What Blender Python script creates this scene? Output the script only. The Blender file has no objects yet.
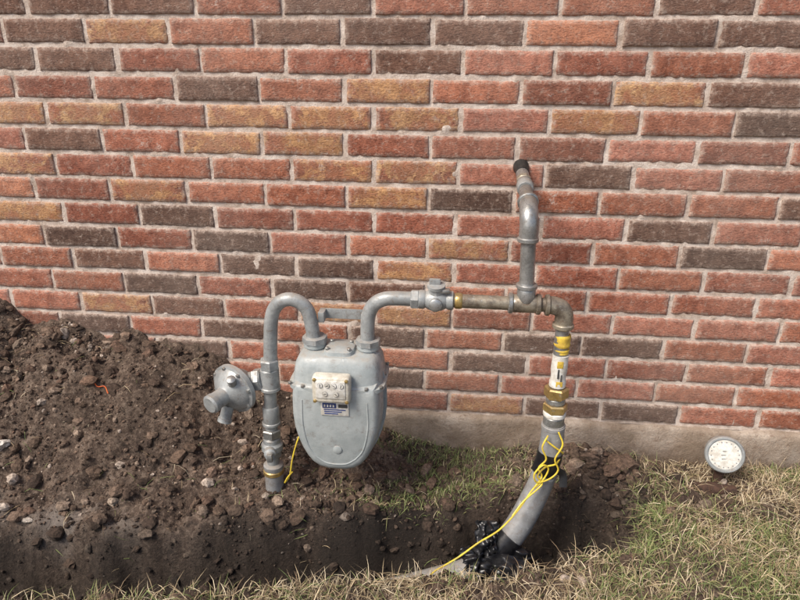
import bpy, bmesh, math, random
import numpy as np
from mathutils import Vector, Euler, Matrix
random.seed(7); rng=np.random.default_rng(11)
scene=bpy.context.scene
COL=scene.collection

# ---------------------------------------------------------------- noise
def _h(ix,iy,iz,seed):
    n=(ix*374761393+iy*668265263+iz*2147483647//3+seed*974711)&0xffffffff
    n=((n^(n>>13))*1274126177)&0xffffffff
    n=((n^(n>>16))*2246822519)&0xffffffff
    return ((n^(n>>15))&0xffff)/65535.0
def vnoise(x,y,z=0.0,seed=0):
    x=np.asarray(x,float);y=np.asarray(y,float);z=np.asarray(z,float)+x*0
    x0=np.floor(x).astype(np.int64);y0=np.floor(y).astype(np.int64);z0=np.floor(z).astype(np.int64)
    fx=x-x0;fy=y-y0;fz=z-z0
    fx=fx*fx*(3-2*fx);fy=fy*fy*(3-2*fy);fz=fz*fz*(3-2*fz)
    r=0
    for a in (0,1):
        for b in (0,1):
            for c in (0,1):
                w=(fx if a else 1-fx)*(fy if b else 1-fy)*(fz if c else 1-fz)
                r=r+w*_h(x0+a,y0+b,z0+c,seed)
    return r*2-1
def fbm(x,y,z=0.0,oct=4,seed=0):
    r=0;a=1.0;s=1.0
    for i in range(oct):
        r=r+a*vnoise(x*s,y*s,np.asarray(z)*s,seed+i*17);a*=.5;s*=2.03
    return r
def sstep(a,b,x):
    t=np.clip((x-a)/(b-a),0,1);return t*t*(3-2*t)

# ---------------------------------------------------------------- materials
def newmat(name,rough=.8,metal=0.0,color=None):
    m=bpy.data.materials.new(name);m.use_nodes=True
    nt=m.node_tree;b=nt.nodes["Principled BSDF"]
    b.inputs["Roughness"].default_value=rough;b.inputs["Metallic"].default_value=metal
    if color: b.inputs["Base Color"].default_value=(*color,1)
    return m,nt,b
def node(nt,t,**kw):
    n=nt.nodes.new(t)
    for k,v in kw.items(): setattr(n,k,v)
    return n
def noise(nt,scale,detail=4,rough=.6,vec=None,dist=0):
    n=node(nt,"ShaderNodeTexNoise");n.inputs["Scale"].default_value=scale
    n.inputs["Detail"].default_value=detail;n.inputs["Roughness"].default_value=rough
    n.inputs["Distortion"].default_value=dist
    if vec is not None: nt.links.new(vec,n.inputs["Vector"])
    return n.outputs["Fac"]
def ramp(nt,src,stops):
    n=node(nt,"ShaderNodeValToRGB");nt.links.new(src,n.inputs[0])
    e=n.color_ramp.elements
    while len(e)<len(stops): e.new(.5)
    for i,(p,c) in enumerate(stops):
        e[i].position=p;e[i].color=(*c,1) if not isinstance(c,(int,float)) else (c,c,c,1)
    return n.outputs["Color"]
def mix(nt,fac,a,b,mode='MIX'):
    n=node(nt,"ShaderNodeMix",data_type='RGBA',blend_type=mode)
    def put(v,i):
        if isinstance(v,bpy.types.NodeSocket): nt.links.new(v,i)
        elif isinstance(v,(int,float)): i.default_value=v
        else: i.default_value=(*v,1)
    put(fac,n.inputs[0]);put(a,n.inputs[6]);put(b,n.inputs[7])
    return n.outputs[2]
def mathn(nt,op,a,b):
    n=node(nt,"ShaderNodeMath",operation=op)
    for i,v in enumerate((a,b)):
        if isinstance(v,bpy.types.NodeSocket): nt.links.new(v,n.inputs[i])
        else: n.inputs[i].default_value=v
    return n.outputs[0]
def bump(nt,b,h,strength=.5,dist=.002,prev=None):
    n=node(nt,"ShaderNodeBump");n.inputs["Strength"].default_value=strength
    n.inputs["Distance"].default_value=dist;nt.links.new(h,n.inputs["Height"])
    if prev is not None: nt.links.new(prev,n.inputs["Normal"])
    nt.links.new(n.outputs[0],b.inputs["Normal"]);return n.outputs[0]
def objco(nt,scale=None):
    g=node(nt,"ShaderNodeNewGeometry").outputs["Position"]
    if scale is None: return g
    m=node(nt,"ShaderNodeMapping");m.inputs["Scale"].default_value=scale
    nt.links.new(g,m.inputs["Vector"]);return m.outputs[0]
def attr(nt,name):
    n=node(nt,"ShaderNodeAttribute",attribute_name=name);return n

# bricks
m_brick,nt,b=newmat("fired_brick",.92)
P=objco(nt);PS=objco(nt,(150,150,260))
a=attr(nt,"Col");mo=attr(nt,"mot");ed=attr(nt,"edge")
n1=noise(nt,30,5,.75,P);n2=noise(nt,1.0,4,.7,PS)
c=mix(nt,ramp(nt,n1,[(.40,0),(.60,1)]),mix(nt,1.0,a.outputs["Color"],(.70,.64,.62),'MULTIPLY'),mix(nt,1.0,a.outputs["Color"],(1.22,1.24,1.22),'MULTIPLY'))
# flame (two-tone) bricks: red scorched patches over buff
red=mix(nt,ramp(nt,n1,[(.42,0),(.58,1)]),(.42,.165,.095),(.24,.095,.06))
nm=noise(nt,17,5,.72,P,.3)
c=mix(nt,mathn(nt,'MULTIPLY',mo.outputs["Fac"],ramp(nt,nm,[(.455,.10),(.545,1)])),c,red)
c=mix(nt,ramp(nt,n2,[(.33,.9),(.50,0)]),c,mix(nt,1.0,c,(.48,.43,.41),'MULTIPLY'))
n8=noise(nt,75,5,.78,P)
c=mix(nt,ramp(nt,n8,[(.53,0),(.68,.55)]),c,(.52,.41,.34))
# mortar smeared along the arrises, lime bloom
ef=mathn(nt,'MULTIPLY',ed.outputs["Fac"],ramp(nt,n8,[(.42,.10),(.58,1)]))
c=mix(nt,ef,c,(.56,.45,.38))
c=mix(nt,ramp(nt,noise(nt,15,6,.85,P,.2),[(.61,0),(.69,.7)]),c,(.66,.58,.52))
c=mix(nt,ramp(nt,noise(nt,2.2,3,.6,P),[(.40,0),(.65,.16)]),c,(.62,.50,.42))
nt.links.new(c,b.inputs["Base Color"])
bump(nt,b,n2,.9,.004)
# mortar
m_mort,nt,b=newmat("mortar",.95)
P=objco(nt)
c=ramp(nt,noise(nt,25,5,.75,P),[(.36,(.40,.31,.25)),(.5,(.60,.50,.43)),(.62,(.72,.63,.56))])
nt.links.new(c,b.inputs["Base Color"]);bump(nt,b,noise(nt,260,3,.7,P),.8,.003)
# concrete
m_conc,nt,b=newmat("foundation_concrete",.95)
P=objco(nt)
c=ramp(nt,noise(nt,7,6,.7,P),[(.38,(.27,.205,.15)),(.5,(.38,.30,.235)),(.62,(.49,.41,.34))])
c=mix(nt,ramp(nt,noise(nt,60,4,.8,P),[(.53,0),(.66,.6)]),c,(.20,.13,.09))
sx=node(nt,"ShaderNodeSeparateXYZ");nt.links.new(P,sx.inputs[0])
dirtf=node(nt,"ShaderNodeMapRange");nt.links.new(sx.outputs[2],dirtf.inputs[0]);dirtf.inputs[1].default_value=.10;dirtf.inputs[2].default_value=.03;dirtf.inputs[3].default_value=0;dirtf.inputs[4].default_value=.85
c=mix(nt,mathn(nt,'MULTIPLY',dirtf.outputs[0],ramp(nt,noise(nt,20,4,.7,P),[(.4,.4),(.6,1)])),c,(.14,.095,.065))
nt.links.new(c,b.inputs["Base Color"]);bump(nt,b,noise(nt,110,5,.75,P),1.0,.005)
# soil
m_soil,nt,b=newmat("soil",.97)
P=objco(nt);wet=attr(nt,"wet");dry=attr(nt,"dry")
c=ramp(nt,noise(nt,13,7,.78,P),[(.34,(.050,.033,.024)),(.45,(.100,.066,.048)),(.55,(.165,.115,.085)),(.66,(.27,.205,.16))])
n5=noise(nt,90,5,.8,P)
c=mix(nt,ramp(nt,n5,[(.52,0),(.64,.85)]),c,(.31,.235,.18))
c=mix(nt,ramp(nt,n5,[(.36,.9),(.48,0)]),c,(.032,.021,.015))
c=mix(nt,dry.outputs["Fac"],c,mix(nt,n5,(.24,.20,.17),(.40,.35,.31)))
c=mix(nt,wet.outputs["Fac"],c,mix(nt,n5,(.011,.008,.006),(.050,.035,.026)))
nt.links.new(c,b.inputs["Base Color"])
bump(nt,b,n5,1.0,.012)
m_clod,nt,b=newmat("clod",.97)
P=objco(nt);a=attr(nt,"Col")
n6=noise(nt,160,4,.75,P)
c=mix(nt,ramp(nt,n6,[(.38,0),(.62,1)]),mix(nt,1.0,a.outputs["Color"],(.5,.48,.46),'MULTIPLY'),mix(nt,1.0,a.outputs["Color"],(1.4,1.38,1.36),'MULTIPLY'))
nt.links.new(c,b.inputs["Base Color"]);bump(nt,b,n6,.9,.003)
# grass
m_grass,nt,b=newmat("grass_blade",.7)
a=attr(nt,"Col");nt.links.new(a.outputs["Color"],b.inputs["Base Color"])

def metal_mat(name,base,dark,rough=.5,metal=.3,rust=.35,scale=1.0,spk=.5):
    m,nt,b=newmat(name,rough,metal)
    P=objco(nt)
    c=mix(nt,ramp(nt,noise(nt,22*scale,5,.75,P),[(.40,0),(.60,1)]),base,dark)
    n7=noise(nt,60*scale,6,.78,P,.3)
    c=mix(nt,ramp(nt,n7,[(.54,0),(.66,rust)]),c,(.15,.095,.06))
    c=mix(nt,ramp(nt,n7,[(.34,spk),(.41,0)]),c,(.66,.66,.64))
    # dust settling on upward faces
    g=node(nt,"ShaderNodeNewGeometry");s=node(nt,"ShaderNodeSeparateXYZ");nt.links.new(g.outputs["Normal"],s.inputs[0])
    df=mathn(nt,'MULTIPLY',ramp(nt,s.outputs[2],[(.45,0),(.95,.45)]),ramp(nt,n7,[(.42,.2),(.56,1)]))
    c=mix(nt,df,c,(.42,.35,.28))
    nt.links.new(c,b.inputs["Base Color"])
    r=ramp(nt,n7,[(.38,max(rough-.12,.1)),(.62,rough+.22)]);nt.links.new(r,b.inputs["Roughness"])
    bump(nt,b,noise(nt,150,3,.6,P),.35,.0014);return m
m_pipe=metal_mat("weathered_galvanized",(.42,.43,.43),(.24,.245,.24),.36,.65,.6)
m_pipe_d=metal_mat("galvanized_dirty",(.36,.32,.25),(.15,.125,.10),.45,.5,.85)
m_gray=metal_mat("grey_paint",(.37,.39,.395),(.25,.265,.27),.38,.15,.5)
m_meter=metal_mat("meter_enamel",(.40,.435,.44),(.31,.345,.352),.38,.0,.38,.7,.25)
m_brass=metal_mat("brass_fitting",(.60,.44,.18),(.38,.26,.09),.35,.7,.3)
m_duct=metal_mat("grey_plastic_conduit",(.29,.295,.30),(.20,.20,.20),.42,.0,.5,.6)
def plain(name,c1,c2,rough=.6,sc=60,metal=0,bs=.2):
    m,nt,b=newmat(name,rough,metal);P=objco(nt)
    nt.links.new(mix(nt,ramp(nt,noise(nt,sc,4,.7,P),[(.40,0),(.60,1)]),c1,c2),b.inputs["Base Color"])
    bump(nt,b,noise(nt,200,3,.6,P),bs,.001);return m
m_yel=plain("yellow_tape",(.80,.57,.08),(.52,.35,.06),.5)
m_wire=plain("yellow_wire_insulation",(.85,.66,.06),(.66,.48,.06),.4)
m_white=plain("white_plastic",(.78,.77,.73),(.56,.53,.47),.5)
m_cream=plain("index_bezel",(.72,.69,.60),(.52,.48,.40),.45)
m_black=plain("black_plastic",(.010,.010,.012),(.022,.022,.024),.28,30)
m_rubber=plain("black_sealant",(.012,.012,.012),(.03,.028,.026),.6)
m_blue=plain("nameplate_blue",(.035,.06,.20),(.05,.08,.26),.4)
m_ink=plain("label_ink",(.05,.05,.05),(.08,.08,.08),.6)
m_rust=plain("rusty_iron",(.10,.055,.038),(.055,.032,.024),.9,80,.2,.8)
m_shingle=plain("roof_shingle",(.09,.08,.075),(.15,.135,.12),.95,20)
m_soffit=plain("painted_soffit",(.62,.60,.55),(.55,.53,.48),.7,5)
m_orange=plain("orange_twine",(.70,.15,.03),(.5,.1,.03),.7)

# ---------------------------------------------------------------- mesh helpers
def mkobj(name,verts,faces,mat,parent=None,smooth=False):
    me=bpy.data.meshes.new(name);me.from_pydata([tuple(map(float,v)) for v in verts],[],faces);me.update()
    me.materials.append(mat)
    if smooth: me.polygons.foreach_set("use_smooth",[True]*len(me.polygons))
    o=bpy.data.objects.new(name,me);COL.objects.link(o)
    if parent is not None:
        o.parent=parent;o.matrix_parent_inverse=Matrix.Translation(-Vector(parent.location))
    return o
def bignp(name,V,F,mat,parent=None,col=None,smooth=False,extra=None,uv=None):
    """V (n,3) F (m,k) numpy, constant k"""
    me=bpy.data.meshes.new(name);k=F.shape[1]
    me.vertices.add(len(V));me.vertices.foreach_set("co",V.astype(np.float32).ravel())
    me.loops.add(F.size);me.loops.foreach_set("vertex_index",F.astype(np.int32).ravel())
    me.polygons.add(len(F));me.polygons.foreach_set("loop_start",np.arange(0,F.size,k,dtype=np.int32))
    try: me.polygons.foreach_set("loop_total",np.full(len(F),k,dtype=np.int32))
    except Exception: pass
    me.polygons.foreach_set("use_smooth",np.full(len(F),smooth))
    me.update(calc_edges=True);me.validate()
    if col is not None:
        ca=me.color_attributes.new("Col",'FLOAT_COLOR','POINT')
        ca.data.foreach_set("color",np.c_[col,np.ones(len(col))].astype(np.float32).ravel())
    for kx,vx in (extra or {}).items():
        at=me.attributes.new(kx,'FLOAT','POINT');at.data.foreach_set("value",vx.astype(np.float32))
    me.materials.append(mat)
    o=bpy.data.objects.new(name,me);COL.objects.link(o)
    if parent is not None:
        o.parent=parent;o.matrix_parent_inverse=Matrix.Translation(-Vector(parent.location))
    return o
def empty(name,loc):
    e=bpy.data.objects.new(name,None);e.location=loc;e.empty_display_size=.05;COL.objects.link(e);return e
def catmull(pts,n=8):
    pts=[Vector(p) for p in pts]
    if len(pts)<3: return pts
    Q=[pts[0]*2-pts[1]]+pts+[pts[-1]*2-pts[-2]];out=[]
    for i in range(1,len(Q)-2):
        p0,p1,p2,p3=Q[i-1:i+3]
        for k in range(n):
            t=k/n
            out.append(.5*((2*p1)+(p2-p0)*t+(2*p0-5*p1+4*p2-p3)*t*t+(3*p1-p0-3*p2+p3)*t**3))
    out.append(pts[-1]);return out
def tube(name,pts,r,mat,parent=None,seg=20,sm=8,cat=True,flat=1.0):
    path=catmull(pts,sm) if cat else [Vector(p) for p in pts]
    n=len(path);rad=r if callable(r) else (lambda t:r)
    V=[];F=[]
    T=[(path[min(i+1,n-1)]-path[max(i-1,0)]).normalized() for i in range(n)]
    up=Vector((0,1,0)) if abs(T[0].y)<.9 else Vector((1,0,0))
    N=(up-T[0]*up.dot(T[0])).normalized()
    for i in range(n):
        N=(N-T[i]*N.dot(T[i])).normalized();B=T[i].cross(N)
        rr=rad(i/(n-1))
        for k in range(seg):
            a=2*math.pi*k/seg;V.append(path[i]+N*(math.cos(a)*rr*flat)+B*(math.sin(a)*rr))
    for i in range(n-1):
        for k in range(seg):
            k2=(k+1)%seg;F.append((i*seg+k,i*seg+k2,(i+1)*seg+k2,(i+1)*seg+k))
    F.append(tuple(range(seg-1,-1,-1)));F.append(tuple((n-1)*seg+k for k in range(seg)))
    o=mkobj(name,V,F,mat,parent,True);return fix(o)
def fix(o,angle=35):
    bm=bmesh.new();bm.from_mesh(o.data);bmesh.ops.recalc_face_normals(bm,faces=bm.faces)
    for e in bm.edges:
        if len(e.link_faces)==2 and e.calc_face_angle(0)>math.radians(angle): e.smooth=False
    for f in bm.faces: f.smooth=True
    bm.to_mesh(o.data);bm.free();return o
def basis(axis):
    a=Vector(axis).normalized();u=Vector((0,0,1)) if abs(a.z)<.9 else Vector((0,1,0))
    n=(u-a*u.dot(a)).normalized();return a,n,a.cross(n)
def lathe(name,prof,org,axis,mat,parent=None,seg=28,rot=0):
    """prof: list (radius, distance along axis)"""
    a,n,bb=basis(axis);o=Vector(org);V=[];F=[]
    for r,h in prof:
        for k in range(seg):
            t=2*math.pi*k/seg+rot;V.append(o+a*h+n*(math.cos(t)*r)+bb*(math.sin(t)*r))
    for i in range(len(prof)-1):
        for k in range(seg):
            k2=(k+1)%seg;F.append((i*seg+k,i*seg+k2,(i+1)*seg+k2,(i+1)*seg+k))
    F.append(tuple(range(seg-1,-1,-1)));F.append(tuple((len(prof)-1)*seg+k for k in range(seg)))
    return fix(mkobj(name,V,F,mat,parent,True))
def hexnut(name,c,axis,r,h,mat,parent,sides=6,rot=0.3):
    b=h*.12
    return lathe(name,[(r*.88,-h/2),(r,-h/2+b),(r,h/2-b),(r*.88,h/2)],c,axis,mat,parent,sides,rot)
def collar(name,c,axis,r,h,mat,parent):
    b=min(h*.2,.003)
    return lathe(name,[(r*.9,-h/2),(r,-h/2+b),(r,h/2-b),(r*.9,h/2)],c,axis,mat,parent,28)
def box(name,c,s,mat,parent=None,bev=.002,rot=None,seg=2):
    bm=bmesh.new();bmesh.ops.create_cube(bm,size=1)
    bmesh.ops.scale(bm,vec=Vector(s),verts=bm.verts)
    if bev>0: bmesh.ops.bevel(bm,geom=list(bm.edges),offset=bev,segments=seg,affect='EDGES',profile=.5)
    M=Matrix.Translation(Vector(c))
    if rot: M=M@Euler(rot).to_matrix().to_4x4()
    bmesh.ops.transform(bm,matrix=M,verts=bm.verts)
    me=bpy.data.meshes.new(name);bm.to_mesh(me);bm.free();me.materials.append(mat)
    o=bpy.data.objects.new(name,me);COL.objects.link(o)
    if parent is not None:
        o.parent=parent;o.matrix_parent_inverse=Matrix.Translation(-Vector(parent.location))
    return fix(o)

# ---------------------------------------------------------------- brick house
house=empty("brick_house",(1,0,0))
PW,PH=.203,.06202;Z0=1.1
pal={'r':[(.38,.135,.082),(.33,.115,.072),(.41,.155,.092),(.36,.13,.075)],'R':[(.48,.19,.105)],'p':[(.44,.175,.12),(.42,.165,.11)],
 'm':[(.255,.095,.062),(.29,.11,.070)],'d':[(.185,.092,.062),(.16,.080,.055)],'D':[(.120,.070,.052),(.140,.078,.056)],
 'o':[(.55,.31,.15),(.52,.28,.13),(.58,.35,.18)]}
tab={-1:(-2,"dddrdrrrdr"),0:(-1,"dordddRdd"),1:(-2,"ddrrrdprrpp"),2:(-1,"rrdrormodr"),3:(-2,"oorooopor"+"D"),
4:(-1,"droormmpmr"),5:(-2,"orrroopDpm"),6:(-1,"morroDrrrd"),7:(-2,"orDmrrppDpr"),8:(-1,"DrDrrorrDr"),
9:(-2,"rdrDDorrrrp"),10:(-1,"rDrDdrrrrrp"),11:(-2,"rodroompppr"),12:(-1,"DrDrDrDDrpr"),13:(-2,"rrDrmrDrrrpo"),
14:(-1,"rDrrDrrprro"),15:(-2,"rrmrDroDDrrp")}
bricks=[]
for r in range(-26,16):
    off=.34 if r%2 else 0
    for c in range(-30,40):
        x0=(c+off)*PW
        if x0<-5.9 or x0>7.9: continue
        ch=None
        if r in tab:
            s,st=tab[r];i=c-s
            if 0<=i<len(st): ch=st[i]
        if ch is None: ch=random.choices("rRpmdDo",[34,5,14,12,10,7,14])[0]
        bricks.append((r,x0,ch))
def brick_mesh(name,lst,nx,nz):
    m=len(lst);G=.0050
    us=np.concatenate([[0,0],np.linspace(.014,.986,nx),[1,1]]);vs=np.concatenate([[0,0],np.linspace(.05,.95,nz),[1,1]])
    ring_u=np.minimum(np.arange(len(us)),np.arange(len(us))[::-1]);ring_v=np.minimum(np.arange(len(vs)),np.arange(len(vs))[::-1])
    Ug,Vg=np.meshgrid(us,vs,indexing='ij');RG=np.minimum(*np.meshgrid(ring_u,ring_v,indexing='ij'))
    Yl=np.where(RG==0,.03,np.where(RG==1,.0022,0.0))
    x0=np.array([l[1] for l in lst]);zc=np.array([Z0-l[0]*PH for l in lst])
    jit=rng.normal(0,.0011,(m,4))
    L=x0+G+jit[:,0];Rr=x0+PW-G+jit[:,1];bt=zc-PH/2+G+jit[:,2]*.7;tp=zc+PH/2-G+jit[:,3]*.7
    X=L[:,None,None]+(Rr-L)[:,None,None]*Ug;Z=bt[:,None,None]+(tp-bt)[:,None,None]*Vg
    Y=np.broadcast_to(Yl,X.shape)+rng.normal(0,.0009,m)[:,None,None]*(RG>0)
    if nx>6:
        ns=fbm(X*55,Z*95,0,3,3);edge=(RG<=1)
        Y=Y-ns*.0006*(RG>0)
        ci=np.clip(1-np.minimum(np.minimum(Ug,1-Ug)*14,np.minimum(Vg,1-Vg)*4),0,1)
        Y=Y+ci*(np.abs(vnoise(X*70,Z*70,4.,9))**1.5)*.0042*(RG>0)
        X=X+edge*vnoise(X*90,Z*90,0,5)*.0010;Z=Z+edge*vnoise(X*75,Z*75,0,6)*.0011
    V=np.stack([X,Y,Z],-1).reshape(m,-1,3);a,bq=len(us),len(vs)
    ii,jj=np.meshgrid(np.arange(a-1),np.arange(bq-1),indexing='ij');base=(ii*bq+jj).ravel()
    F1=np.stack([base,base+bq,base+bq+1,base+1],1)
    F=(F1[None]+(np.arange(m)*a*bq)[:,None,None]).reshape(-1,4)
    cols=np.array([np.array(random.choice(pal[l[2]]))*random.uniform(.85,1.15) for l in lst])
    mot=np.array([random.uniform(.75,1.2) if l[2]=='o' else 0. for l in lst])
    g=np.clip(np.abs(Ug-.5)*2,0,1)**3*.6+.75
    colv=np.repeat(cols,a*bq,0);motv=(mot[:,None,None]*np.clip(g,0,1.2)).reshape(-1)
    eg=np.clip(1-np.minimum(np.minimum(Ug,1-Ug)*22,np.minimum(Vg,1-Vg)*6),0,1)*.75
    bignp(name,V.reshape(-1,3),F,m_brick,house,colv,True,{"mot":np.clip(motv,0,1),"edge":np.tile(eg.ravel(),m)})
near=[l for l in bricks if -.9<l[1]<2.6 and l[0]>-5]
far=[l for l in bricks if not(-.9<l[1]<2.6 and l[0]>-5)]
brick_mesh("wall_bricks",near,22,7);brick_mesh("wall_bricks_far",far,2,2)
def grid(name,xs,zs,yf,mat,parent,smooth=True):
    X,Z=np.meshgrid(xs,zs,indexing='ij');Y=yf(X,Z);V=np.stack([X,Y,Z],-1).reshape(-1,3);b_=len(zs)
    ii,jj=np.meshgrid(np.arange(len(xs)-1),np.arange(b_-1),indexing='ij');q=(ii*b_+jj).ravel()
    return bignp(name,V,np.stack([q,q+b_,q+b_+1,q+1],1),mat,parent,None,smooth)
xs=np.concatenate([np.linspace(-6,-.9,20)[:-1],np.arange(-.9,2.6,.006),np.linspace(2.6,8.1,20)]);zs=np.concatenate([np.arange(.132,1.42,.006),np.linspace(1.45,2.74,20)])
grid("mortar_joints",xs,zs,lambda X,Z:.0044+.0012*fbm(X*40,Z*40,0,3,21)-.0028*sstep(.72,.98,vnoise(X*38,Z*38,0,31)),m_mort,house)
# foundation: face, chamfer and top ledge
xs=np.concatenate([np.linspace(-6,-.9,20)[:-1],np.arange(-.9,2.6,.01),np.linspace(2.6,8.1,20)])
pr=[(-.35,-.012),(-.1,-.012),(.0,-.012),(.03,-.012),(.06,-.012),(.09,-.012),(.115,-.012),(.128,-.011),(.1335,-.006),(.1345,.02)]
PX=np.array(xs)
Vv=np.zeros((len(PX),len(pr),3))
for j,(z,y) in enumerate(pr):
    Vv[:,j,0]=PX;Vv[:,j,1]=y-.005*vnoise(PX*12,z*25,0,41)*(j<9)-.0025*vnoise(PX*45,z*50,0,42)*(j<9);Vv[:,j,2]=z+(.0035*vnoise(PX*11,0,0,43)+.0015*vnoise(PX*40,0,0,44) if j>6 else 0)
ii,jj=np.meshgrid(np.arange(len(PX)-1),np.arange(len(pr)-1),indexing='ij');q=(ii*len(pr)+jj).ravel()
bignp("foundation",Vv.reshape(-1,3),np.stack([q,q+len(pr),q+len(pr)+1,q+1],1),m_conc,house,None,True)
m_bw,nt,b=newmat("brick_side_walls",.9)
bt=node(nt,"ShaderNodeTexBrick");bt.inputs["Color1"].default_value=(.34,.12,.075,1);bt.inputs["Color2"].default_value=(.16,.075,.05,1);bt.inputs["Mortar"].default_value=(.55,.45,.39,1)
bt.inputs["Scale"].default_value=1;bt.inputs["Brick Width"].default_value=.203;bt.inputs["Row Height"].default_value=.062;bt.inputs["Mortar Size"].default_value=.005
tc=objco(nt);sp=node(nt,"ShaderNodeSeparateXYZ");nt.links.new(tc,sp.inputs[0]);cb=node(nt,"ShaderNodeCombineXYZ")
ad=node(nt,"ShaderNodeMath",operation='ADD');nt.links.new(sp.outputs[0],ad.inputs[0]);nt.links.new(sp.outputs[1],ad.inputs[1]);nt.links.new(ad.outputs[0],cb.inputs[0]);nt.links.new(sp.outputs[2],cb.inputs[1])
nt.links.new(cb.outputs[0],bt.inputs["Vector"]);nt.links.new(bt.outputs["Color"],b.inputs["Base Color"])
box("side_walls",(1.05,4.535,1.2),(14.1,9,3.06),m_bw,house,0)
mkobj("roof",[(-6.5,-.40,2.78),(8.6,-.40,2.78),(8.6,4.5,4.9),(-6.5,4.5,4.9),(8.6,9.5,2.78),(-6.5,9.5,2.78)],[(0,1,2,3),(3,2,4,5),(1,4,2),(0,3,5)],m_shingle,house)
box("soffit",(1.05,-.19,2.755),(15,.40,.03),m_soffit,house,.002)
box("fascia",(1.05,-.405,2.74),(15.1,.025,.14),m_soffit,house,.003)

# ---------------------------------------------------------------- terrain
def trench_c(x):
    return np.interp(x,[-3,-.6,-.2,0,.35,.6,.8,1.0,1.2,1.35],[-1.1,-.66,-.57,-.535,-.475,-.42,-.375,-.335,-.27,-.25])
def hgt(x,y,detail=True):
    x=np.asarray(x,float);y=np.asarray(y,float)
    base=.030+.045*np.clip(y,-3,0)+.012*vnoise(x*2.2,y*2.2,0,51)
    base=np.where(y<-3,.030-.135-.0*y,base)
    top=np.interp(x,[-3.2,-2.2,-1.2,-.7,-.37,-.2,-.08,.06,.16,.25,.35,.45,.62,.75,.85],[0,.30,.50,.50,.43,.365,.325,.305,.265,.215,.165,.125,.085,.05,0.0])
    w=np.interp(x,[-3,-.6,-.2,.1,.4,.7,.9],[.9,.62,.50,.44,.36,.26,.2])
    t=np.clip(-y/w,0,1)
    md=top*(1-t)**1.15*(1-.25*t)
    md=md*(1+.20*vnoise(x*6,y*6,0,61)+.08*vnoise(x*14,y*14,0,62))
    lump=.05*np.exp(-(((x-1.27)/.10)**2+((y+.07)/.07)**2))+.03*np.exp(-(((x-1.12)/.10)**2+((y+.06)/.05)**2))
    z=base+md+lump
    d=np.abs(y-trench_c(x)+.022*vnoise(x*9,y*9,0,71)+.008*vnoise(x*28,y*28,0,72))
    hw=np.interp(x,[-1,0,.6,.9,1.1,1.3],[.085,.080,.075,.090,.105,.090])
    end=sstep(1.38,1.24,x)
    tr=(1-sstep(hw*.60,hw*1.25,d))*end
    z=z-.165*tr
    rim=np.exp(-((d-hw*1.5)/.03)**2)*end*.012
    z=z+rim
    disturbed=np.clip(sstep(.02,.06,md)+tr+rim*60+lump*25+ (1-sstep(.0,.25,d-hw))*(y>trench_c(x)),0,1)
    if detail:
        amp=.25+.75*disturbed
        z=z+amp*(.016*fbm(x*16,y*16,0,3,81)+.008*fbm(x*42,y*42,0,2,85)+.006*np.abs(fbm(x*70,y*70,0,2,91)))
    return z,tr,disturbed,md
fx=np.arange(-1.1,2.7,.0055);fy=np.arange(-1.4,0.012,.0055)
ex=np.array([.03,.1,.25,.6,1.4,3,7,16,40,100,220]);
gx=np.concatenate([(-1.1-ex)[::-1],fx,fx[-1]+ex]);gy=np.concatenate([(-1.4-ex)[::-1],fy,[.02,.05,10,20,60,220]])
X,Y=np.meshgrid(gx,gy,indexing='ij');Z,TR,DIS,MD=hgt(X,Y)
Z=np.where(Y>.02,-.06,Z)
V=np.stack([X,Y,Z],-1).reshape(-1,3);nb=len(gy)
ii,jj=np.meshgrid(np.arange(len(gx)-1),np.arange(nb-1),indexing='ij');q=(ii*nb+jj).ravel()
F=np.stack([q,q+nb,q+nb+1,q+1],1)
ismd=(MD.reshape(-1)[F].mean(1)>.012)
dwet=np.abs(Y-trench_c(X)+.03*vnoise(X*7,Y*7,0,73))
wet=np.maximum(TR*.92,(1-sstep(.07,.15,dwet))*.85*sstep(1.42,1.25,X))
wet=np.clip(wet+.35*sstep(.1,.8,fbm(X*4,Y*4,0,3,101))*DIS,0,1).reshape(-1)
dry=(np.exp(-(((X+.02)/.22)**2+((Y+.405)/.035)**2))*.8*sstep(-.3,.4,fbm(X*14,Y*14,0,2,105))).reshape(-1)
def sub(name,Fm):
    used=np.unique(Fm);mp=np.zeros(len(V),int);mp[used]=np.arange(len(used))
    return bignp(name,V[used],mp[Fm],m_soil,None,None,True,{"wet":wet[used],"dry":dry[used]})
sub("ground",F[~ismd]);sub("dirt_mound",F[ismd])

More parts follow.
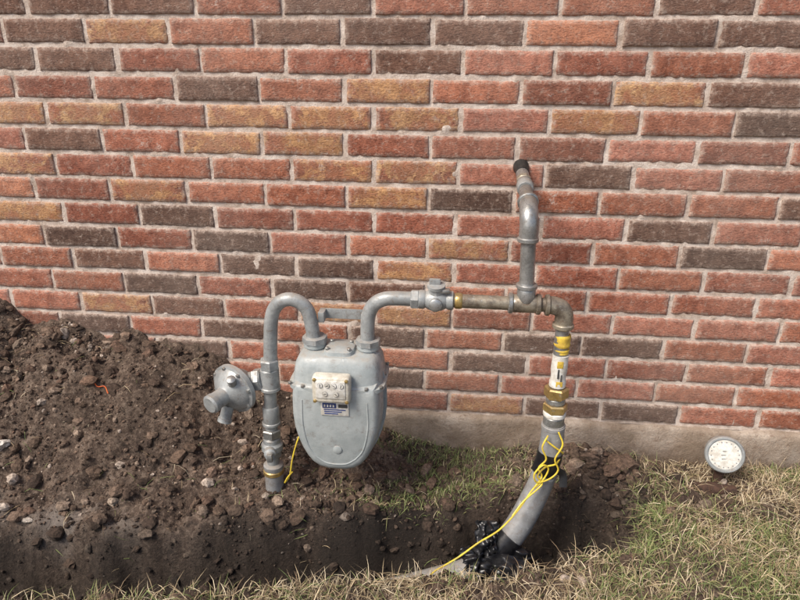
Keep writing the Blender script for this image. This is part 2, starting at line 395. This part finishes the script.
# clods / stones
def icos(k):
    bm=bmesh.new();bmesh.ops.create_icosphere(bm,subdivisions=k,radius=1)
    v=np.array([x.co[:] for x in bm.verts]);f=np.array([[q.index for q in t.verts] for t in bm.faces]);bm.free();return v,f
def scatter(name,px,py,size,cols,seed,flat=(.55,.95),sink=.25,mat=None,lvl=2):
    IV,IF=icos(lvl)
    n=len(px);rg=np.random.default_rng(seed);pz=hgt(px,py)[0]
    V=np.repeat(IV[None],n,0)
    off=rg.uniform(0,100,(n,1))
    V=V*(1+.42*vnoise(V[...,0]*1.3+off,V[...,1]*1.3+off,V[...,2]*1.3,seed)+.20*vnoise(V[...,0]*3+off,V[...,1]*3,V[...,2]*3,seed+3))[...,None]
    V=V*np.stack([rg.uniform(.8,1.25,n),rg.uniform(.7,1.1,n),rg.uniform(*flat,n)],-1)[:,None,:]
    ax=rg.normal(size=(n,3));ax/=np.linalg.norm(ax,axis=1)[:,None];an=rg.uniform(0,1.2,n)[:,None,None]
    k=ax[:,None,:];V=V*np.cos(an)+np.cross(np.broadcast_to(k,V.shape),V)*np.sin(an)+k*(V*k).sum(-1,keepdims=True)*(1-np.cos(an))
    V=V*size[:,None,None]+np.stack([px,py,pz+size*sink],-1)[:,None,:]
    F=(IF[None]+(np.arange(n)*len(IV))[:,None,None]).reshape(-1,3)
    return V.reshape(-1,3),F,np.repeat(cols,len(IV),0)
def cand(n,x0,x1,y0,y1,fn,seed):
    rg=np.random.default_rng(seed);x=rg.uniform(x0,x1,n);y=rg.uniform(y0,y1,n)
    p=fn(x,y);k=rg.uniform(0,1,n)<p;return x[k],y[k],rg
def soilp(x,y):
    _,tr,d,_m=hgt(x,y,False);return np.clip(d*.9*(1-.45*tr)+.03,0,1)*(.30+.70*sstep(-.4,.5,fbm(x*5,y*5,0,2,111)))
base=np.array([(.105,.070,.050),(.062,.041,.030),(.155,.108,.080),(.235,.178,.138),(.125,.078,.056),(.36,.30,.255)])
parts=[]
for (N,smin,smax,mean,lvl,sd) in ((26000,.0028,.017,.50,2,5),(85000,.0012,.0030,.3,1,15)):
    px,py,rg=cand(N,-1.1,1.6,-.80,-.01,soilp,sd);n=len(px)
    size=np.clip(smin*np.exp(rg.exponential(mean,n)),smin,smax)
    ci=rg.choice(6,n,p=[.33,.28,.19,.09,.07,.04]);_,trp,_,_=hgt(px,py,False)
    wv=np.interp(np.abs(py-trench_c(px)),[.06,.15],[.75,0])*(px<1.38)
    cols=base[ci]*rg.uniform(.65,1.3,(n,1))*(1-wv)[:,None]
    parts.append(scatter("c",px,py,size,cols,sd+1,lvl=lvl))
off=0;VV=[];FF=[];CC=[]
for v,f,c in parts: VV.append(v);FF.append(f+off);CC.append(c);off+=len(v)
bignp("dirt_clods",np.concatenate(VV),np.concatenate(FF),m_clod,None,np.concatenate(CC),False)
sx_=np.array([-.215,1.335,1.30,1.25,.10,-.30,.30,-.05,.45,1.18,-.15,-.08]);sy_=np.array([-.285,-.085,-.12,-.10,-.36,-.12,-.25,-.15,-.30,-.45,-.40,-.42])
ss=np.array([.020,.028,.024,.022,.013,.014,.015,.016,.012,.011,.014,.010])
sc=np.array([(.66,.62,.57),(.15,.10,.072),(.13,.085,.062),(.17,.12,.09),(.30,.24,.19),(.24,.18,.14),(.18,.12,.09),(.16,.1,.07),(.36,.30,.25),(.3,.24,.2),(.42,.36,.31),(.45,.40,.35)])
v,f,c=scatter("rocks",sx_,sy_,ss,sc,9,sink=.35);bignp("rocks",v,f,m_clod,None,c,False)

# ---------------------------------------------------------------- grass
def blades(name,px,py,L,wd,lean,cols,seed,up=1.0):
    n=len(px);rg=np.random.default_rng(seed);pz=hgt(px,py)[0]-.002
    az=rg.uniform(0,2*np.pi,n);d=np.stack([np.cos(az),np.sin(az)],-1);K=4
    t=np.linspace(0,1,K)
    th0=rg.uniform(.05,.5,n)*lean;th1=th0+rg.uniform(.2,1.5,n)*lean
    th=np.clip(th0[:,None]+(th1-th0)[:,None]*t,0,1.75)
    dl=L[:,None]/(K-1)
    hx=np.concatenate([np.zeros((n,1)),np.cumsum(np.sin(th[:,:-1])*dl,1)],1);hz=np.concatenate([np.zeros((n,1)),np.cumsum(np.cos(th[:,:-1])*dl,1)],1)
    cur=rg.normal(0,.25,n)[:,None]*t**2*L[:,None]
    s=np.stack([-d[:,1],d[:,0]],-1)
    C=np.stack([px[:,None]+hx*d[:,:1]+cur*s[:,:1],py[:,None]+hx*d[:,1:]+cur*s[:,1:],pz[:,None]+np.maximum(hz,0.0015)*up],-1)
    tw=rg.uniform(-1,1,n);sid=np.stack([s[:,0],s[:,1],tw*.7],-1);sid/=np.linalg.norm(sid,axis=1)[:,None]
    W=(wd[:,None]*np.array([.9,1,.75,.08]))[...,None]*sid[:,None,:]*.5
    V=np.stack([C-W,C+W],2).reshape(n,-1,3)
    q=np.arange(K-1)*2;F1=np.stack([q,q+1,q+3,q+2],1);F=(F1[None]+(np.arange(n)*2*K)[:,None,None]).reshape(-1,4)
    tip=np.linspace(.7,1.15,K).repeat(2)
    cv=(cols[:,None,:]*tip[None,:,None]).reshape(-1,3)
    return V.reshape(-1,3),F,cv
def greenness(x,y):
    g=.05+.55*sstep(-.05,.7,fbm(x*3.2,y*3.2,0,3,121))
    g=g+.80*np.exp(-(((x-1.34)/.12)**2+((y+.28)/.20)**2))
    g=g+.9*np.exp(-(((x-.85)/.32)**2+((y+.12)/.14)**2))
    g=g+.30*np.exp(-(((y+.62)/.09)**2))*(x<.95)
    return np.clip(g,0,.90)
def gcol(x,y,rg):
    n=len(x);g=rg.uniform(0,1,n)<greenness(x,y)
    straw=np.array([(.50,.39,.24),(.60,.49,.32),(.37,.28,.165),(.25,.175,.105),(.66,.56,.40)])[rg.integers(0,5,n)]
    green=np.array([(.17,.22,.07),(.22,.27,.095),(.12,.17,.05),(.31,.31,.13)])[rg.integers(0,4,n)]
    return np.where(g[:,None],green,straw)*rg.uniform(.75,1.2,(n,1))
def gmask(x,y):
    _,tr,dis,md=hgt(x,y,False);tc=trench_c(x)
    near=sstep(.085,.125,tc-y)*(.95)
    right=sstep(1.22,1.40,x+.06*vnoise(x*8,y*8,0,131))
    bare=np.exp(-(((x-1.28)/.13)**2+((y+.07)/.08)**2))
    right=right*(1-bare)
    m=np.maximum(near,right)
    m=m*(.40+.60*sstep(-.55,.20,fbm(x*7,y*7,0,3,141)))
    return np.clip(m,0,1)*(1-sstep(.05,.3,tr))
def midmask(x,y):
    _,tr,dis,md=hgt(x,y,False);tc=trench_c(x)
    return .85*sstep(.55,.75,x)*sstep(1.30,1.15,x)*(y>tc+.09)*(sstep(-.35,.35,fbm(x*8,y*8,0,2,133)))*(1-sstep(.02,.2,tr))
A=[]
def addg(n,x0,x1,y0,y1,seed,Lr,Wr,lean,fn=gmask):
    px,py,rg=cand(n,x0,x1,y0,y1,fn,seed);m=len(px)
    A.append(blades("g",px,py,rg.uniform(*Lr,m),rg.uniform(*Wr,m),lean,gcol(px,py,rg),seed+1))
addg(72000,-.3,2.1,-.95,-.012,201,(.013,.042),(.0010,.0022),1.35)
addg(56000,-.3,2.1,-.95,-.012,203,(.025,.065),(.0009,.0017),2.6)     # thatch lying down
addg(14000,.5,1.35,-.42,-.012,204,(.010,.030),(.0010,.0018),1.5,midmask)
addg(24000,-2.2,4.2,-2.8,-.02,205,(.03,.075),(.003,.005),1.6,lambda x,y:gmask(x,y)*(1-((x>-.3)&(x<2.1)&(y>-.95))))
addg(2200,-.4,1.4,-.6,-.02,207,(.02,.06),(.0009,.0017),2.8,lambda x,y:.8*soilp(x,y))  # straw litter on the dirt
off=0;VV=[];FF=[];CC=[]
for v,f,c in A: VV.append(v);FF.append(f+off);CC.append(c);off+=len(v)
bignp("grass",np.concatenate(VV),np.concatenate(FF),m_grass,None,np.concatenate(CC),False)

# ---------------------------------------------------------------- gas piping
YP=-.25
gp=empty("gas_pipe",(1.03,YP,.56))
tube("outlet_riser",[(.697,YP,.44),(.696,YP,.475),(.697,YP,.508),(.703,YP,.532),(.716,YP,.550),(.738,YP,.560),(.765,YP,.562)],.0158,m_gray,gp)
tube("header_left",[(.76,YP,.562),(.81,YP,.562)],.0158,m_gray,gp)
hexnut("union_nut",(.800,YP,.562),(1,0,0),.0215,.018,m_gray,gp)
tube("header_right",[(.872,YP,.562),(1.10,YP,.561)],.0150,m_pipe_d,gp)
collar("thread_seal_brass",(.893,YP,.562),(1,0,0),.0175,.016,m_brass,gp)
collar("tee_run",(1.032,YP,.562),(1,0,0),.0195,.062,m_pipe_d,gp)
collar("tee_bead_l",(1.003,YP,.562),(1,0,0),.0225,.010,m_pipe,gp)
collar("tee_bead_r",(1.061,YP,.562),(1,0,0),.0225,.010,m_pipe_d,gp)
collar("tee_branch",(1.034,YP,.583),(0,0,1),.0195,.034,m_pipe,gp)
collar("tee_bead_t",(1.034,YP,.602),(0,0,1),.0225,.010,m_pipe,gp)
tube("branch_pipe",[(1.034,YP,.59),(1.028,YP,.735)],.0155,m_pipe,gp)
tube("branch_elbow",[(1.028,YP,.700),(1.028,YP,.728),(1.027,YP+.006,.746),(1.027,YP+.022,.760),(1.027,YP+.046,.771)],.0190,m_pipe,gp,24)
collar("elbow_bead_low",(1.028,YP,.702),(0,0,1),.0220,.010,m_pipe,gp)
collar("elbow_bead_high",(1.027,YP+.044,.770),(0,1,.28),.0218,.010,m_pipe,gp)
tube("wall_entry_pipe",[(1.027,YP+.03,.765),(1.027,-.10,.790),(1.027,.02,.812)],.0145,m_pipe,gp)
hexnut("wall_coupling",(1.027,-.125,.786),(0,1,.19),.0185,.028,m_gray,gp,14)
hexnut("wall_coupling_nut",(1.027,-.085,.793),(0,1,.19),.0165,.016,m_pipe_d,gp,8)
lathe("wall_sealant",[(.0185,-.002),(.0185,.006),(.016,.014),(.0150,.045)],(1.027,.002,.810),(0,-1,-.19),m_rubber,gp)
tube("drop_elbow",[(1.078,YP,.561),(1.095,YP,.560),(1.110,YP,.553),(1.117,YP,.538),(1.117,YP,.515)],.0195,m_pipe_d,gp,24)
collar("drop_bead_a",(1.080,YP,.561),(1,0,0),.0228,.010,m_pipe_d,gp)
collar("drop_bead_b",(1.117,YP,.516),(0,0,1),.0228,.011,m_pipe_d,gp)
XD=1.1165
tube("drop_pipe",[(XD,YP,.52),(XD+.003,YP,.26)],.0150,m_pipe,gp)
def wrap(name,z0,z1,r,mat,seed,x=XD):
    rr=random.Random(seed);prof=[];n=9
    for i in range(n): prof.append((r*(1+rr.uniform(-.06,.06)),z0+(z1-z0)*i/(n-1)))
    lathe(name,[(r*.9,z0)]+prof+[(r*.9,z1)],(x,YP,0),(0.006,0,1),mat,gp)
wrap("yellow_tape_upper",.468,.496,.0168,m_yel,1)
wrap("yellow_tape_drip",.452,.462,.0160,m_yel,4)
wrap("warning_label",.372,.448,.0172,m_white,2)
box("label_print_a",(XD+.001,YP-.0172,.430),(.013,.0012,.016),m_yel,gp,.0004)
box("label_print_b",(XD-.001,YP-.0174,.408),(.004,.0012,.022),m_ink,gp,.0004)
box("label_print_c",(XD+.006,YP-.0166,.395),(.003,.0012,.022),m_ink,gp,.0004)
box("label_print_d",(XD+.003,YP-.0172,.383),(.014,.0012,.012),m_yel,gp,.0004)
hexnut("brass_hex_upper",(XD+.002,YP,.356),(0,0,1),.0270,.026,m_brass,gp)
collar("steel_ring",(XD+.002,YP,.336),(0,0,1),.0215,.016,m_pipe,gp)
hexnut("brass_hex_lower",(XD+.003,YP,.318),(0,0,1),.0275,.020,m_brass,gp,6,.6)
collar("white_ring",(XD+.003,YP,.302),(0,0,1),.0255,.012,m_white,gp)
collar("transition_collar",(XD+.003,YP,.284),(0,0,1),.0235,.026,m_pipe,gp)
gc=empty("conduit_pipe",(1.1,YP,.15))
tube("conduit_sweep",[(1.120,YP,.275),(1.1205,YP,.215),(1.113,YP-.004,.150),(1.088,YP-.018,.075),(1.050,YP-.045,.005),(1.00,YP-.068,-.055),(.94,YP-.090,-.088),(.86,YP-.112,-.105),(.74,YP-.14,-.13)],lambda t:.0255+.005*min(1,t*2.2),m_duct,gc,28,10)
collar("conduit_rim",(1.120,YP,.268),(0,0,1),.0270,.012,m_duct,gc)
def band(name,pts,r,mat,par): tube(name,pts,r,mat,par,24,4)
band("black_tape_band",[(1.1195,YP,.200),(1.1175,YP-.002,.180),(1.113,YP-.004,.163),(1.108,YP-.007,.146)],.0290,m_black,gc)
tube("tape_tail",[(1.12,YP-.026,.17),(1.148,YP-.02,.155),(1.152,YP-.03,.125)],.009,m_black,gc,8,5,True,.18)

sv=empty("shutoff_valve",(.845,YP,.562))
lathe("valve_body",[(.017,-.038),(.0205,-.036),(.0205,-.026),(.018,-.022),(.023,-.012),(.0245,0),(.023,.012),(.018,.022),(.0205,.026),(.0205,.036),(.017,.038)],(.845,YP,.562),(1,0,0),m_gray,sv)
lathe("valve_bonnet",[(.017,0),(.017,.022),(.0195,.024),(.0195,.031),(.012,.033)],(.845,YP,.570),(0,-.25,1),m_gray,sv)
box("valve_tang",(.842,YP-.009,.606),(.024,.009,.014),m_gray,sv,.002)
box("lock_wing",(.862,YP-.012,.588),(.024,.016,.008),m_pipe,sv,.002)
lathe("valve_front_plug",[(.014,0),(.014,.010),(.009,.013)],(.845,YP-.02,.560),(0,-1,0),m_pipe,sv)

# ---------------------------------------------------------------- meter riser (left)
mr=empty("meter_riser_pipe",(.465,YP,.3))
tube("riser_lower",[(.456,YP,-.06),(.459,YP,.12),(.464,YP,.30),(.470,YP,.40)],.0150,m_gray,mr)
tube("riser_loop",[(.470,YP,.39),(.476,YP,.47),(.480,YP,.500),(.487,YP,.523),(.503,YP,.542),(.524,YP,.549),(.546,YP,.543),(.562,YP,.526),(.569,YP,.500),(.573,YP,.47),(.576,YP,.43)],.0155,m_gray,mr)
hexnut("regulator_tee_nut",(.468,YP,.388),(0,0,1),.0225,.026,m_gray,mr)
collar("tee_body",(.467,YP,.352),(0,0,1),.0215,.050,m_gray,mr)
collar("tee_bead_low",(.466,YP,.326),(0,0,1),.0235,.010,m_gray,mr)
collar("coupling_a",(.463,YP,.255),(0,0,1),.0195,.045,m_gray,mr)
collar("coupling_bead",(.462,YP,.232),(0,0,1),.0218,.009,m_gray,mr)
hexnut("hex_bushing",(.461,YP,.205),(0,0,1),.0235,.022,m_pipe,mr)
lathe("plug_valve",[(.016,-.028),(.021,-.024),(.021,-.012),(.026,-.006),(.026,.008),(.021,.014),(.021,.024),(.016,.028)],(.460,YP,.165),(0,0,1),m_gray,mr)
lathe("plug_stem",[(.014,0),(.014,.016),(.010,.019),(.010,.028)],(.460,YP-.018,.165),(.25,-1,0),m_gray,mr)
box("plug_head",(.468,YP-.048,.165),(.012,.010,.020),m_pipe,mr,.0015)
lathe("ground_sleeve",[(.021,-.06),(.0225,.0),(.0225,.07),(.0245,.075),(.0245,.084),(.017,.088)],(.458,YP,.030),(0.02,0,1),m_duct,mr)
collar("sleeve_tape",(.459,YP,.095),(0,0,1),.0252,.014,m_brass,mr)

rg_=empty("gas_regulator",(.375,YP,.33))
AX=(-.42,-.88,-.10);RC=Vector((.382,YP-.012,.325));ua=Vector(AX).normalized()
lathe("diaphragm_case",[(.018,-.050),(.030,-.040),(.044,-.022),(.054,-.010),(.0605,-.008),(.0605,.003),(.054,.005),(.049,.013),(.036,.024),(.024,.030),(.0205,.034),(.0205,.060),(.0225,.061),(.0225,.072),(.018,.076)],RC,AX,m_gray,rg_,36)
a_,n_,b_=basis(AX)
for i in range(8):
    t=2*math.pi*(i+.3)/8;p=RC+n_*(math.cos(t)*.0545)+b_*(math.sin(t)*.0545)+a_*.005
    hexnut("case_bolt_%d"%i,p,AX,.0050,.008,m_pipe,rg_)
tube("regulator_body",[RC-ua*.035,(.415,YP+.006,.338),(.450,YP,.348)],.0205,m_gray,rg_)
hexnut("regulator_union",(.437,YP+.002,.345),(1,0,.2),.0265,.020,m_gray,rg_)
lathe("vent_port",[(.014,0),(.014,.030),(.0165,.031),(.0165,.040),(.010,.041)],RC+Vector((-.012,-.01,-.040)),(-.25,-.35,-1),m_gray,rg_)
lathe("seal_cap",[(.010,0),(.010,.02),(.006,.022)],RC+Vector((.01,-.03,.03)),(.1,-.5,.8),m_pipe,rg_)

# ---------------------------------------------------------------- meter
gm=empty("gas_meter",(.632,YP,.28))
MX=.633
prof=[(.388,.096),(.370,.1010),(.345,.1035),(.305,.1045),(.270,.1010),(.240,.094),(.212,.084),(.190,.073),(.172,.060),(.160,.044),(.154,.022)]
def outline(k):
    pts=[(z,w) for z,w in prof];zc=.28
    L=[(MX-w*k,zc+(z-zc)*k) for z,w in pts];Rr=[(MX+w*k,zc+(z-zc)*k) for z,w in reversed(pts)]
    return L+Rr
ys=[(-.0785,.80),(-.0765,.86),(-.070,.915),(-.058,.950),(-.030,.965),(-.012,.968),(-.012,1.03),(-.003,1.03),(-.003,.968),(.020,.965),(.050,.95),(.064,.915),(.070,.84)]
V=[];F=[];n=len(outline(1))
for y,k in ys:
    for x,z in outline(k): V.append((x,YP+y,z))
for i in range(len(ys)-1):
    for k in range(n):
        k2=(k+1)%n;F.append((i*n+k,i*n+k2,(i+1)*n+k2,(i+1)*n+k))
F.append(tuple(range(n)));F.append(tuple((len(ys)-1)*n+k for k in range(n-1,-1,-1)))
o=fix(mkobj("diaphragm_body",V,F,m_meter,gm,True),40)
def sloft(name,secs,cx,cy,mat,parent,e=5,seg=56):
    V=[];F=[]
    for z,hx,hy in secs:
        for k in range(seg):
            t=2*math.pi*k/seg;c_,s_=math.cos(t),math.sin(t)
            V.append((cx+hx*math.copysign(abs(c_)**(2/e),c_),cy+hy*math.copysign(abs(s_)**(2/e),s_),z))
    for i in range(len(secs)-1):
        for k in range(seg):
            k2=(k+1)%seg;F.append((i*seg+k,i*seg+k2,(i+1)*seg+k2,(i+1)*seg+k))
    F.append(tuple(range(seg)));F.append(tuple((len(secs)-1)*seg+k for k in range(seg-1,-1,-1)))
    return fix(mkobj(name,V,F,mat,parent,True),40)
sloft("head_block",[(.33,.096,.060),(.364,.099,.068),(.365,.1075,.079),(.374,.1075,.079),(.375,.100,.070),(.397,.0975,.067),(.416,.094,.063),(.430,.087,.057),(.436,.078,.050)],MX,YP,m_meter,gm)
for sx2 in (-1,1):
    for i,yy in enumerate((-.062,0,.055)): hexnut("head_screw_%d_%d"%(sx2,i),(MX+sx2*.101,YP+yy,.377),(0,0,1),.0045,.006,m_pipe,gm)
for i,xx in enumerate((-.07,-.025,.025,.07)): hexnut("head_screw_f%d"%i,(MX+xx,YP-.0745,.377),(0,0,1),.0045,.006,m_pipe,gm)
for i,(xx,zz) in enumerate(((-.098,.33),(-.100,.28),(-.090,.225),(-.065,.182),(.098,.33),(.100,.28),(.090,.225),(.065,.182))):
    hexnut("body_screw_%d"%i,(MX+xx*.97,YP-.0135,zz),(0,-1,0),.0042,.006,m_meter,gm)
for sx2 in (-1,1):
    tube("pan_rib_%d"%sx2,[(MX+sx2*.072,YP-.0775,.345),(MX+sx2*.073,YP-.078,.28),(MX+sx2*.062,YP-.078,.225),(MX+sx2*.044,YP-.0775,.198)],.0022,m_meter,gm,8,5)
tube("pan_rib_low",[(MX-.044,YP-.0775,.198),(MX-.02,YP-.078,.184),(MX+.02,YP-.078,.184),(MX+.044,YP-.0775,.198)],.0022,m_meter,gm,8,5)
for nm,xx in (("inlet_hub",.576),("outlet_hub",.697)):
    lathe(nm,[(.029,-.012),(.027,.0),(.0225,.004),(.0225,.008),(.0262,.010),(.0262,.030),(.0235,.033),(.018,.034)],(xx,YP+.004,.430),(0,0,1),m_meter,gm,28)
    hexnut(nm+"_swivel",(xx,YP+.002,.456),(0,0,1),.0280,.016,m_gray,gm,8)
sloft("top_cover",[(.434,.034,.033),(.444,.032,.031),(.447,.027,.026)],MX+.002,YP-.010,m_meter,gm,4)
for i,(xx,yy) in enumerate(((-.022,-.03),(.026,-.03),(-.02,.012),(.025,.012))): hexnut("top_screw_%d"%i,(MX+xx,YP+yy,.449),(0,0,1),.005,.006,m_pipe,gm)
lathe("bottom_drain_plug",[(.020,0),(.018,-.006),(.010,-.010),(.010,-.016)],(MX,YP-.01,.152),(0,0,1),m_brass,gm)
box("meter_bar",(.640,YP+.030,.508),(.110,.005,.024),m_gray,gm,.0015)
box("meter_bar_l",(.592,YP+.016,.508),(.014,.030,.024),m_gray,gm,.0015)
box("meter_bar_r",(.688,YP+.016,.508),(.014,.030,.024),m_gray,gm,.0015)
# index
IX,IZ,IY=.630,.386,YP-.088
box("index_housing",(IX,IY+.004,IZ-.004),(.082,.030,.062),m_cream,gm,.007,None,3)
box("index_window",(IX,IY-.0115,IZ-.001),(.064,.004,.042),m_white,gm,.0015)
for i,(dx,dz) in enumerate(((-.022,.010),(-.007,.010),(.008,.010),(.023,.010),(-.012,-.010),(.012,-.010))):
    lathe("dial_%d"%i,[(.0058,0),(.0058,.0012)],(IX+dx,IY-.0135,IZ+dz),(0,-1,0),m_duct,gm,20)
    lathe("dial_face_%d"%i,[(.0051,0),(.0051,.0008)],(IX+dx,IY-.0147,IZ+dz),(0,-1,0),m_white,gm,20)
    box("dial_hand_%d"%i,(IX+dx,IY-.0159,IZ+dz),(.0010,.0006,.007),m_ink,gm,0,(0,i*1.1,0))
for sx2 in (-1,1):
    for sz in (-1,1): lathe("index_screw_%d_%d"%(sx2,sz),[(.0038,0),(.0038,.003),(.002,.004)],(IX+sx2*.0345,IY-.0105,IZ-.004+sz*.0255),(0,-1,0),m_brass,gm,14)
box("nameplate",(IX+.004,YP-.0800,.328),(.062,.002,.034),m_white,gm,.0006)
box("nameplate_band",(IX-.008,YP-.0815,.336),(.030,.0014,.012),m_blue,gm,.0003)
box("nameplate_band_b",(IX+.022,YP-.0815,.336),(.020,.0014,.008),m_ink,gm,.0003)
for i in range(3): box("nameplate_text_%d"%i,(IX+.004-.004*i,YP-.0815,.326-.005*i),(.048-.009*i,.0012,.0020),m_blue,gm,0)
for i in range(4):
    box("nameplate_letter_%d"%i,(IX-.018+i*.0065,YP-.0826,.336),(.0035,.0012,.0055),m_white,gm,0)
lathe("badge",[(.010,0),(.010,.002),(.008,.003)],(MX+.004,YP-.0785,.222),(0,-1,0),m_meter,gm,24)

# ---------------------------------------------------------------- wires
def wire(name,pts,parent,r=.0020,mat=m_wire): tube(name,pts,r,mat,parent,8,8)
tw=empty("tracer_wire",(1.1,-.3,.2))
wire("strand_main",[(1.105,-.282,.262),(1.094,-.290,.235),(1.105,-.290,.205),(1.090,-.293,.182),(1.098,-.296,.160),(1.075,-.310,.128),(1.045,-.335,.092),(1.005,-.365,.062),(.960,-.385,.040),(.92,-.40,.012),(.885,-.415,-.005),(.862,-.43,-.012),(.84,-.45,-.03)],tw)
wire("strand_second",[(1.128,-.279,.270),(1.139,-.283,.240),(1.125,-.288,.205),(1.135,-.286,.175),(1.118,-.292,.155),(1.088,-.302,.150),(1.080,-.306,.175),(1.098,-.300,.195),(1.112,-.293,.180),(1.100,-.297,.150),(1.082,-.305,.135)],tw)
wire("strand_loop",[(1.10,-.281,.25),(1.12,-.283,.235),(1.142,-.275,.215),(1.146,-.255,.20),(1.13,-.283,.19),(1.105,-.292,.185),(1.088,-.30,.165),(1.10,-.298,.142),(1.06,-.322,.112),(1.035,-.342,.085)],tw)
tw2=empty("tracer_wire",(.5,-.27,.1))
wire("strand",[(.548,-.235,.235),(.535,-.255,.215),(.522,-.262,.180),(.512,-.268,.140),(.505,-.272,.10),(.492,-.272,.078),(.500,-.274,.095),(.512,-.27,.11)],tw2,.0018)
ot=empty("orange_twine",(.06,-.2,.25))
def gz(x,y,d=.003): return float(hgt(np.array([x]),np.array([y]))[0][0])+d
wire("strand",[(x,y,gz(x,y,.006)) for x,y in ((-.06,-.15),(-.045,-.145),(-.03,-.150),(-.012,-.146),(-.0,-.155))],ot,.0016,m_orange)

# ---------------------------------------------------------------- crumpled black plastic at trench
def crumple(name,c,sx,sy,seed,rot):
    n=26;V=[];F=[];M=Euler(rot).to_matrix()
    u=np.linspace(-1,1,n);U,W=np.meshgrid(u,u,indexing='ij')
    H=.024*np.abs(fbm(U*1.7+seed,W*1.7,0,2,seed))+.005*vnoise(U*6,W*6,0,seed+4)
    ed=1+.22*vnoise(U*2.5,W*2.5,0,seed+8)
    for i in range(n):
        for j in range(n):
            V.append(Vector(c)+M@Vector((U[i,j]*sx*ed[i,j],W[i,j]*sy*ed[i,j],H[i,j]-.012*(U[i,j]**2+W[i,j]**2))))
    for i in range(n-1):
        for j in range(n-1): F.append((i*n+j,(i+1)*n+j,(i+1)*n+j+1,i*n+j+1))
    return mkobj(name,V,F,m_black,bp,True)
bp=empty("black_plastic_sheet",(.98,-.33,-.03))
crumple("sheet_a",(.985,-.335,.010),.030,.036,3,(1.1,.3,.3))
crumple("sheet_b",(1.035,-.335,-.030),.030,.050,5,(.5,-.7,.9))
crumple("sheet_c",(1.02,-.372,-.050),.070,.035,8,(.8,.1,-.2))
crumple("sheet_d",(.965,-.362,-.035),.040,.035,12,(.6,.5,.5))
band("sheet_wrap",[(1.040,YP-.051,-.006),(1.015,YP-.063,-.036),(.985,YP-.074,-.064)],.0345,m_black,bp)

# ---------------------------------------------------------------- round cap by the wall
vc=empty("cleanout_cap",(1.58,-.10,.12))
CC=Vector((1.578,-.10,.122));A2=(-.18,-.93,.30)
lathe("cap_rim",[(.038,-.026),(.043,-.022),(.0465,-.006),(.0465,.004),(.044,.007),(.0405,.007),(.0395,.004)],CC,A2,m_gray,vc,40)
lathe("cap_face",[(.0395,.002),(.037,.0045),(.020,.0060),(.006,.0066)],CC,A2,m_white,vc,40)
a_,n_,b_=basis(A2)
for i in range(18):
    t=2*math.pi*i/18;p=CC+n_*(math.cos(t)*.032)+b_*(math.sin(t)*.032)+a_*.0050
    lathe("vent_hole_%d"%i,[(.0015,0),(.0015,.0010)],p,A2,m_duct,vc,10)
for i in range(3):
    box("slot_%d"%i,CC+n_*(.010-.010*i)+a_*.0064,(.018-.004*abs(i-1),.0012,.0016),m_duct,vc,0)
lathe("cap_stem",[(.012,0),(.012,.10)],(1.582,-.085,.0),(0,-.0,1),m_rust,vc,16)
lathe("iron_pipe",[(.014,0),(.0145,.045),(.018,.046),(.018,.066),(.0145,.067),(.0145,.112)],(1.500,-.122,.034),(1,.02,-.05),m_rust,vc,20)

# ---------------------------------------------------------------- light
w=bpy.data.worlds.new("World");scene.world=w;w.use_nodes=True;nt=w.node_tree
sky=node(nt,"ShaderNodeTexSky",sky_type='NISHITA');sky.sun_disc=False
EL,AZ=50,226   # sun above and left behind the camera, hazy
sky.sun_elevation=math.radians(EL);sky.sun_rotation=math.radians(AZ);sky.dust_density=4;sky.air_density=1
bg=nt.nodes["Background"];nt.links.new(sky.outputs[0],bg.inputs[0]);bg.inputs[1].default_value=.15
sl=bpy.data.lights.new("sun","SUN");sl.energy=3.4;sl.angle=math.radians(22);sl.color=(1,.93,.83)
so=bpy.data.objects.new("sun",sl);COL.objects.link(so)
e,a=math.radians(EL),math.radians(AZ)
sd=Vector((math.sin(a)*math.cos(e),math.cos(a)*math.cos(e),math.sin(e)))
so.rotation_euler=sd.to_track_quat('Z','Y').to_euler();so.location=(0,-5,6)

cam=bpy.data.cameras.new("camera");cam.sensor_fit='HORIZONTAL';cam.sensor_width=36;cam.lens=620.7/800*36
cam.clip_start=.02;cam.clip_end=600
co=bpy.data.objects.new("camera",cam);COL.objects.link(co)
co.location=(.88361,-1.49588,1.03409);co.rotation_euler=(1.20738,-.00866,.09626)
scene.camera=co
scene.view_settings.view_transform='Standard';scene.view_settings.look='None';scene.view_settings.exposure=0
